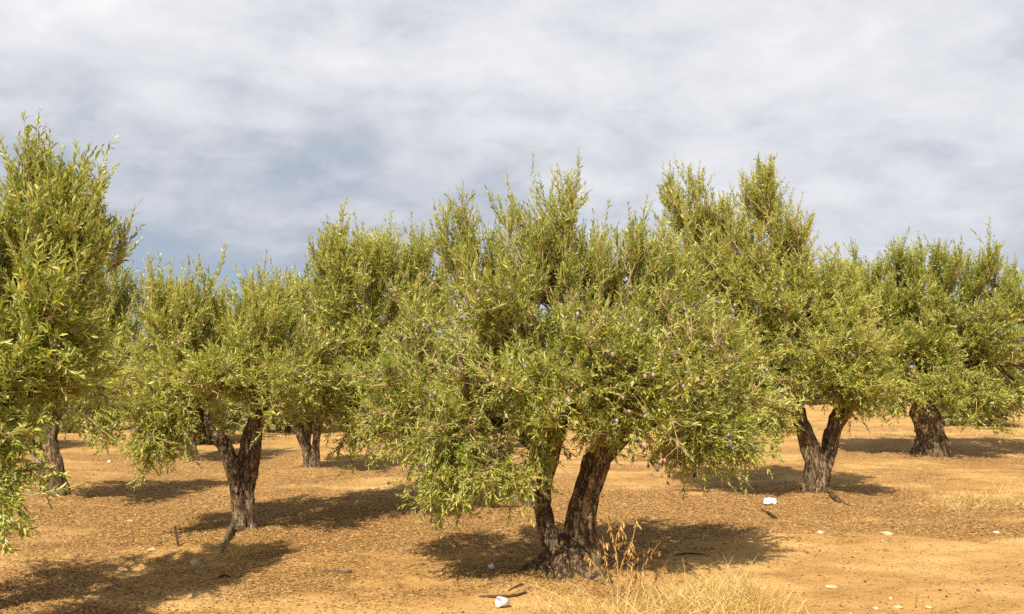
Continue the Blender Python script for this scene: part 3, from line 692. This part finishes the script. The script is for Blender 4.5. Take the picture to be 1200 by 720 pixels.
# ------------------------------------------------------------------ dry weed with curled leaves
def weed(label, stems, lf, r, base_px):
    org = on_ground(*base_px)
    root = tag(empty('dry_weed', org), label, 'dry plant')
    LV = []
    for st in stems:
        pts = [(*P(px, py, org[1] + dd), rad) for (px, py, dd, rad) in st]
        if abs(st[0][1] - base_px[1]) < 16: pts[0] = (pts[0][0], pts[0][1], org[2] - .02, pts[0][3])
        C = catmull(pts, 22)
        C[:, :3] += r.normal(0, .0022, (22, 3))
        v, f = tubes(C[None, :, :3], C[None, :, 3], 6)
        link('stem', mesh_np('stem', v - org, [f], WEED, True, {'rnd': np.full(len(v), r.uniform(.4, .9))}), root)
        for k in range(lf):
            j = int(r.integers(5, 21)); LV.append(C[j, :3])
        for k in range(4):                           # fine side twigs
            j = int(r.integers(6, 20)); a = C[j, :3]; dv = unit(np.array([r.normal(0, 1), r.normal(0, .6), 1.0])) * r.uniform(.04, .12)
            CC = np.stack([a + dv * t + np.array([0, 0, -.3]) * (t * .12) ** 2 for t in np.linspace(0, 1, 5)])
            v, f = tubes(CC[None], np.linspace(.0016, .0007, 5)[None], 4)
            link('side_twig', mesh_np('side_twig', v - org, [f], WEED, True, {'rnd': np.full(len(v), .4)}), root)
            LV.append(CC[-1]); LV.append(CC[3])
    p = np.array(LV); n = len(p)
    d = unit(np.stack([r.normal(0, .45, n), r.normal(0, .45, n), -np.ones(n) + r.normal(0, .35, n)], -1))
    w = unit(np.cross(d, r.normal(0, 1, (n, 3)))); nr = np.cross(d, w)
    L = r.uniform(.025, .065, n)[:, None]; W = L * r.uniform(.07, .17, n)[:, None]
    V = np.stack([p, p + d * L * .3 - w * W + nr * W, p + d * L * .3 - nr * W * .3, p + d * L * .3 + w * W + nr * W,
                  p + d * L * .7 - w * W * .8 + nr * W * 1.4, p + d * L * .7 + nr * W * .2, p + d * L * .7 + w * W * .8 + nr * W * 1.4, p + d * L + nr * W], 1)
    o = (np.arange(n) * 8)[:, None]
    Fq = np.concatenate([o + np.array([[1, 2, 5, 4]]), o + np.array([[2, 3, 6, 5]])]); Ft = np.concatenate([o + np.array([[0, 2, 1]]), o + np.array([[0, 3, 2]]), o + np.array([[4, 5, 7]]), o + np.array([[5, 6, 7]])])
    tag(link('dry_leaves', mesh_np('dry_leaves', V - org, [Fq, Ft], WEED, True, {'rnd': np.repeat(r.random(n), 8)}), root))
    return root
weed('tall dead weed with curled brown leaves in front of the twin trunks',
     [[(726, 716, 0, .006), (724, 672, 0, .005), (721, 645, .0, .0042), (713, 613, .02, .0032), (711, 572, .03, .0018)],
      [(725, 674, 0, .004), (732, 652, -.02, .0036), (741, 634, -.03, .003), (748, 600, -.03, .0018)],
      [(721, 646, 0, .0034), (724, 625, .02, .003), (737, 598, .03, .0018)],
      [(724, 714, 0, .004), (713, 690, -.03, .0035), (700, 668, -.05, .003), (686, 648, -.06, .002)],
      [(730, 714, 0, .004), (734, 690, .03, .0036), (736, 665, .04, .0028), (742, 640, .05, .0018)],
      [(722, 714, 0, .004), (714, 680, .04, .0032), (710, 655, .05, .0024), (706, 628, .05, .0016)]], 16, r, (726, 714))
weed('short dead weed leaning right with hanging dry seed pods',
     [[(745, 712, 0, .004), (751, 680, 0, .0035), (756, 660, .02, .003), (773, 636, .03, .0018)],
      [(747, 712, 0, .0035), (744, 685, -.02, .003), (748, 664, -.03, .0018)],
      [(752, 716, 0, .0035), (766, 690, 0, .003), (764, 672, .01, .0018)]], 12, r, (747, 712))

# ------------------------------------------------------------------ stones, sticks, rubbish
def rock(name, label, px, py, wpx, mat, seed, flat=.5, sub=16, group=None):
    c = on_ground(px, py); sc = F / c[1]; w = wpx / sc / 2
    v, f = uv_blob(sub, sub // 2 + 2)
    out = []
    for p in v:
        q = Vector(p) * 1.3 + Vector((seed * 3.7, seed, 0))
        k = 1 + .38 * mnoise.noise(q) + .16 * mnoise.noise(q * 2.7)
        out.append((p[0] * k * w, p[1] * k * w * .8, p[2] * k * w * flat))
    o = link(name, mesh_np(name, np.array(out), [f], mat, sub > 9), None, c + np.array([0, 0, w * flat * .12]))
    o.rotation_euler.z = seed * 1.9
    return tag(o, label, 'stone' if 'stone' in name else 'pebble', group)
G = 'stones on the bare soil'
for i, (px, py, w, lab, m, fl) in enumerate([
        (178, 646, 13, 'flat pale stone left of the thin stake', STONE, .4),
        (228, 661, 12, 'rounded beige stone just right of and below the stake', STONE, .75),
        (152, 611, 8, 'small pale stone in the half shade left of the forked trunk', STONE, .4),
        (128, 541, 6, 'tiny white stone far back near the slender dark trunk', WSTONE, .8),
        (961, 625, 13, 'flat whitish stone below the V shaped trunk, leftmost on the track edge', WSTONE, .3),
        (1040, 626, 14, 'flat whitish stone midway along the track edge at right', WSTONE, .35),
        (1168, 625, 10, 'flat whitish stone along the track edge near the right border', WSTONE, .4),
        (974, 688, 14, 'wide flat cream stone half sunk in the bare track', WSTONE, .2),
        (1026, 714, 8, 'small white stone lowest of the loose group at bottom right', WSTONE, .6),
        (1044, 702, 6, 'tiny white stone highest of the loose group at bottom right', WSTONE, .6),
        (1052, 708, 11, 'flat cream stone in the middle of the bottom right group', STONE, .35),
        (1087, 712, 10, 'cream stone rightmost of the group at bottom right', WSTONE, .45),
        (733, 594, 0, None, None, 0)]):
    if lab: rock('stone', lab, px, py, w, m, i + 1.3, fl, group=G)
for i, (px, py, w) in enumerate([(999, 654, 4), (1014, 683, 4), (1102, 693, 4.5), (1146, 693, 5), (1109, 700, 4.5), (942, 696, 4), (420, 706, 5), (1046, 612, 5)]):
    rock('pebble', 'dark brown pebble lying on the sunlit bare soil', px, py, w, DSTONE, i * 2.1 + .4, .7, 9, 'dark pebbles on the soil')

def stick(name, label, pts, mat, cat='stick', sides=8):
    """pts: px, py, height above ground, radius"""
    q = []
    for (px, py, h, rad) in pts:
        g_ = on_ground(px, py); q.append((g_[0], g_[1], g_[2] + h + rad * .6, rad))
    org = np.array(q[0][:3])
    C = catmull(q, 14)
    C[:, :3] += np.random.default_rng(int(pts[0][0])).normal(0, q[0][3] * .18, (14, 3))
    v, f = tubes(C[None, :, :3], C[None, :, 3], sides)
    caps = []
    v = np.vstack([v, C[:1, :3], C[-1:, :3]]); nn = len(v)
    k = np.arange(sides); caps = np.concatenate([np.stack([k, np.full(sides, nn - 2), (k + 1) % sides], -1), np.stack([(13 * sides + (k + 1) % sides), np.full(sides, nn - 1), 13 * sides + k], -1)])
    return tag(link(name, mesh_np(name, v - org, [f, caps], mat, True), None, org), label, cat)
GREYW = simple('weathered_wood', (.17, .12, .075), .9, (.07, .05, .03), 30., .2, .004)
DARKW = simple('dark_wood', (.05, .034, .022), .9, (.1, .065, .04), 30., .2, .004)
stick('stick', 'straight grey stick lying alone on the bare soil', [(378, 671, 0, .012), (390, 671, 0, .013), (402, 671.5, 0, .013), (412, 671, 0, .014)], GREYW)
stick('stick', 'long dark stick lying just behind the paper cup', [(562, 700, 0, .006), (580, 700, 0.004, .011), (600, 700, .003, .010), (616, 697, .01, .008)], DARKW)
stick('stick', 'short bent twig between the dark stick and the roots', [(596, 694, 0, .006), (604, 689, .005, .007), (612, 687, .01, .006)], DARKW)
stick('stick', 'black broken stick in the shade below the white plastic wrapper', [(893, 600, 0, .018), (901, 604, .01, .017), (910, 609, 0, .014)], DARKW)
stick('stick', 'small curved piece of dark bark at left front', [(256, 678, 0, .009), (262, 676, .012, .011), (270, 677, 0, .008)], DARKW)
stick('stick', 'long thin twig lying on the track behind the dead weed', [(792, 651, 0, .006), (808, 649, .004, .007), (826, 650, 0, .006)], DARKW)
stick('root', 'pale bare root running down beside the forked trunk', [(272, 622, .05, .03), (266, 634, .02, .024), (260, 648, -.005, .014)], GREYW, 'root')
stick('root', 'pale surface root spreading right of the V shaped trunk', [(966, 578, .06, .04), (976, 585, .0, .036), (990, 591, -.03, .03), (1000, 594, -.05, .02)], ROOTB, 'root')
c = on_ground(210, 641)
q = [np.append(c + (0, 0, -.05), .011), np.append(c + (-.015, 0, .05), .012), np.append(c + (-.035, .01, .12), .011), np.append(c + (-.05, .01, .185), .010)]
C = catmull(q, 10); v, f = tubes(C[None, :, :3], C[None, :, 3], 8)
v = np.vstack([v, C[-1:, :3]]); k = np.arange(8); cap = np.stack([9 * 8 + k, np.full(8, len(v) - 1), 9 * 8 + (k + 1) % 8], -1)
tag(link('stake', mesh_np('stake', v - c, [f, cap], DARKW, True), None, c), 'thin dark stake standing upright in the soil left of the forked trunk', 'stake')

# paper cup on its side, mouth towards the camera and left
PAPER = simple('white_paper', (.80, .77, .74), .55, (.72, .68, .64), 25., .4)
c = on_ground(590, 712); R1, R0, H = .037, .025, .085
root = tag(empty('paper_cup', c), 'white paper cup lying on its side, mouth open to the left', 'cup')
prof = [(R0 - .002, .006), (R0 - .001, .006), (R1 - .0015, H), (R1, H), (R0, 0), (0.001, .003)]
prof = [(.001, .008), (R0 - .0015, .008), (R1 - .0015, H), (R1, H), (R0, 0), (R0 - .003, 0), (R0 - .003, .004), (.001, .004)]
ns = 28; th = np.arange(ns) * 2 * math.pi / ns
pr = np.array(prof); V = np.stack([pr[:, None, 0] * np.cos(th), pr[:, None, 0] * np.sin(th), np.broadcast_to(pr[:, 1:2], (len(pr), ns))], -1)
V[:, :, 0] *= 1 - .12 * smooth(.02, H, V[:, :, 2]); V[:, :, 0] += .003 * np.sin(V[:, :, 2] * 70)
j = np.arange(len(pr) - 1)[:, None]; k = np.arange(ns)[None]
Fq = np.stack([j * ns + k, (j + 1) * ns + k, (j + 1) * ns + (k + 1) % ns, j * ns + (k + 1) % ns], -1).reshape(-1, 4)
cup = link('cup_body', mesh_np('cup_body', V, [Fq], PAPER, True), root)
rim_c = np.stack([R1 * .88 * np.cos(np.append(th, th[0])), R1 * np.sin(np.append(th, th[0])), np.full(ns + 1, H)], -1)
v, f = tubes(rim_c[None], np.full((1, ns + 1), .0022), 6)
rim = link('rim', mesh_np('rim', v, [f], PAPER, True), root)
root.location = c + np.array([.03, .02, .036])
dv = Vector((-.75, -.62, .13)); root.rotation_euler = dv.to_track_quat('Z', 'Y').to_euler()

def crumple(name, label, px, py, w, h, dep, mat, seed, cat):
    c = on_ground(px, py)
    v, f = uv_blob(26, 14); out = []
    for p in v:
        q = Vector(p) * 1.6 + Vector((seed, 0, seed))
        k = 1 + .5 * mnoise.noise(q) + .3 * (abs(mnoise.noise(q * 2.2)) - .2) + .12 * mnoise.noise(q * 5)
        out.append((p[0] * k * w / 2, p[1] * k * dep / 2, max(p[2] * k * h * .7, -h * .45)))
    return tag(link(name, mesh_np(name, np.array(out), [f], mat, False), None, c + np.array([0, 0, h * .35])), label, cat)
PLASTIC = simple('white_plastic', (.66, .70, .76), .3, (.48, .53, .62), 14., .6)
crumple('tissue', 'small crumpled white tissue in the shade left of the twin trunks', 576, 667, .055, .04, .04, PAPER, 4.2, 'tissue')
crumple('plastic_wrapper', 'crumpled white plastic wrapper left of the V shaped trunk', 902, 591, .155, .075, .11, PLASTIC, 1.7, 'litter')

# ------------------------------------------------------------------ light and sky
SUN_EL, SUN_AZ = R(48), R(197)      # azimuth measured clockwise from +Y: behind the camera, a little to the left
sd = np.array([math.sin(SUN_AZ) * math.cos(SUN_EL), math.cos(SUN_AZ) * math.cos(SUN_EL), math.sin(SUN_EL)])
sun = bpy.data.lights.new('sun', 'SUN'); sun.energy = 5.0; sun.angle = R(.6); sun.color = (1, .90, .74)
so = bpy.data.objects.new('sun', sun); col.objects.link(so)
so.rotation_euler = Vector(-sd).to_track_quat('-Z', 'Y').to_euler(); so.location = (0, 0, 30)

W = bpy.data.worlds.new('World'); scene.world = W; W.use_nodes = True
nt = W.node_tree; nt.nodes.clear()
out = N(nt, 'ShaderNodeOutputWorld'); bg = N(nt, 'ShaderNodeBackground'); bg.inputs[1].default_value = .1
sky = N(nt, 'ShaderNodeTexSky'); sky.sky_type = 'NISHITA'; sky.sun_disc = False; sky.sun_elevation = SUN_EL; sky.sun_rotation = SUN_AZ
dirv = N(nt, 'ShaderNodeTexCoord').outputs['Generated']
sep = N(nt, 'ShaderNodeSeparateXYZ'); nt.links.new(dirv, sep.inputs[0])
# clouds on a layer above: direction projected onto a level sheet
den = math_(nt, 'ADD', math_(nt, 'MAXIMUM', sep.outputs[2], 0), .30)
cx = math_(nt, 'DIVIDE', sep.outputs[0], den); cy = math_(nt, 'DIVIDE', sep.outputs[1], den)
cmb = N(nt, 'ShaderNodeCombineXYZ'); nt.links.new(cx, cmb.inputs[0]); nt.links.new(cy, cmb.inputs[1])
lump = N(nt, 'ShaderNodeMapping'); lump.inputs['Scale'].default_value = (1, 1, 2.1); nt.links.new(dirv, lump.inputs[0])
def sky_noise(scale, det, rough, loc, rot=0, sc=(1, 1, 1), dist=0., vec=None):
    mp = N(nt, 'ShaderNodeMapping'); mp.inputs['Location'].default_value = loc; mp.inputs['Rotation'].default_value = (0, 0, rot); mp.inputs['Scale'].default_value = sc
    nt.links.new((vec or cmb).outputs[0], mp.inputs[0])
    n = N(nt, 'ShaderNodeTexNoise', i_Scale=scale, i_Detail=det, i_Roughness=rough, i_Distortion=dist); nt.links.new(mp.outputs[0], n.inputs[0])
    return n.outputs[0]
big = sky_noise(1.5, 3., .5, (2.3, .7, 0), .25, dist=.3)
med = sky_noise(4.6, 8., .56, (7.1, 3.2, 1.3), 0, (1, 1, 1), .35, lump)
fin = sky_noise(11., 8., .6, (1.1, 8.2, 4.), 0, (1, 1, 1), .3, lump)
v = math_(nt, 'ADD', math_(nt, 'MULTIPLY', big, .3), math_(nt, 'ADD', math_(nt, 'MULTIPLY', med, .52), math_(nt, 'MULTIPLY', fin, .32)))
# the cover thickens (darker) low down and to the left, lighter higher up
el = N(nt, 'ShaderNodeMapRange', i_1=.08, i_2=.29); nt.links.new(sep.outputs[2], el.inputs[0])
lowl = N(nt, 'ShaderNodeMapRange', i_1=.30, i_2=-.42); nt.links.new(sep.outputs[0], lowl.inputs[0])
v = math_(nt, 'ADD', v, math_(nt, 'MULTIPLY_ADD', el.outputs[0], .15, -.01))
dk = math_(nt, 'MULTIPLY', lowl.outputs[0], math_(nt, 'SUBTRACT', 1, el.outputs[0]))
v = math_(nt, 'SUBTRACT', v, math_(nt, 'MULTIPLY', dk, .22))
v = math_(nt, 'MULTIPLY_ADD', v, 1.85, -.575)
cl = ramp(nt, [(.14, (.24, .31, .42)), (.34, (.34, .38, .45)), (.5, (.46, .48, .53)), (.66, (.56, .573, .607)), (.82, (.635, .64, .66)), (.98, (.72, .72, .73))], v).outputs[0]
# overhead, where the sun comes through, the unseen cover is thinned and darkened to deepen the shade
ov = N(nt, 'ShaderNodeMapRange', i_1=.44, i_2=.66); ov.interpolation_type = 'SMOOTHSTEP'; nt.links.new(sep.outputs[2], ov.inputs[0])
cl = mixc(nt, math_(nt, 'MULTIPLY', ov.outputs[0], .5), cl, (.22, .22, .23))
c10 = N(nt, 'ShaderNodeVectorMath', operation='SCALE'); c10.inputs['Scale'].default_value = 9.5; nt.links.new(cl, c10.inputs[0])
cov = ramp(nt, [(.1, .82), (.3, .99)], v).outputs[0]
cov = math_(nt, 'MULTIPLY', cov, math_(nt, 'MULTIPLY_ADD', ov.outputs[0], -.45, 1))
fcol = mixc(nt, cov, sky.outputs[0], c10.outputs[0])
nt.links.new(fcol, bg.inputs[0]); nt.links.new(bg.outputs[0], out.inputs[0])

# ------------------------------------------------------------------ render settings
vs = scene.view_settings
vs.view_transform = 'Standard'; vs.look = 'None'; vs.gamma = 1; vs.use_curve_mapping = False; vs.exposure = 0.52
scene.render.engine = 'CYCLES'
cy_ = scene.cycles
cy_.max_bounces = 6; cy_.diffuse_bounces = 3; cy_.glossy_bounces = 2; cy_.transmission_bounces = 4; cy_.transparent_max_bounces = 4
cy_.use_denoising = False
cy_.sample_clamp_indirect = 6
scene.render.film_transparent = False
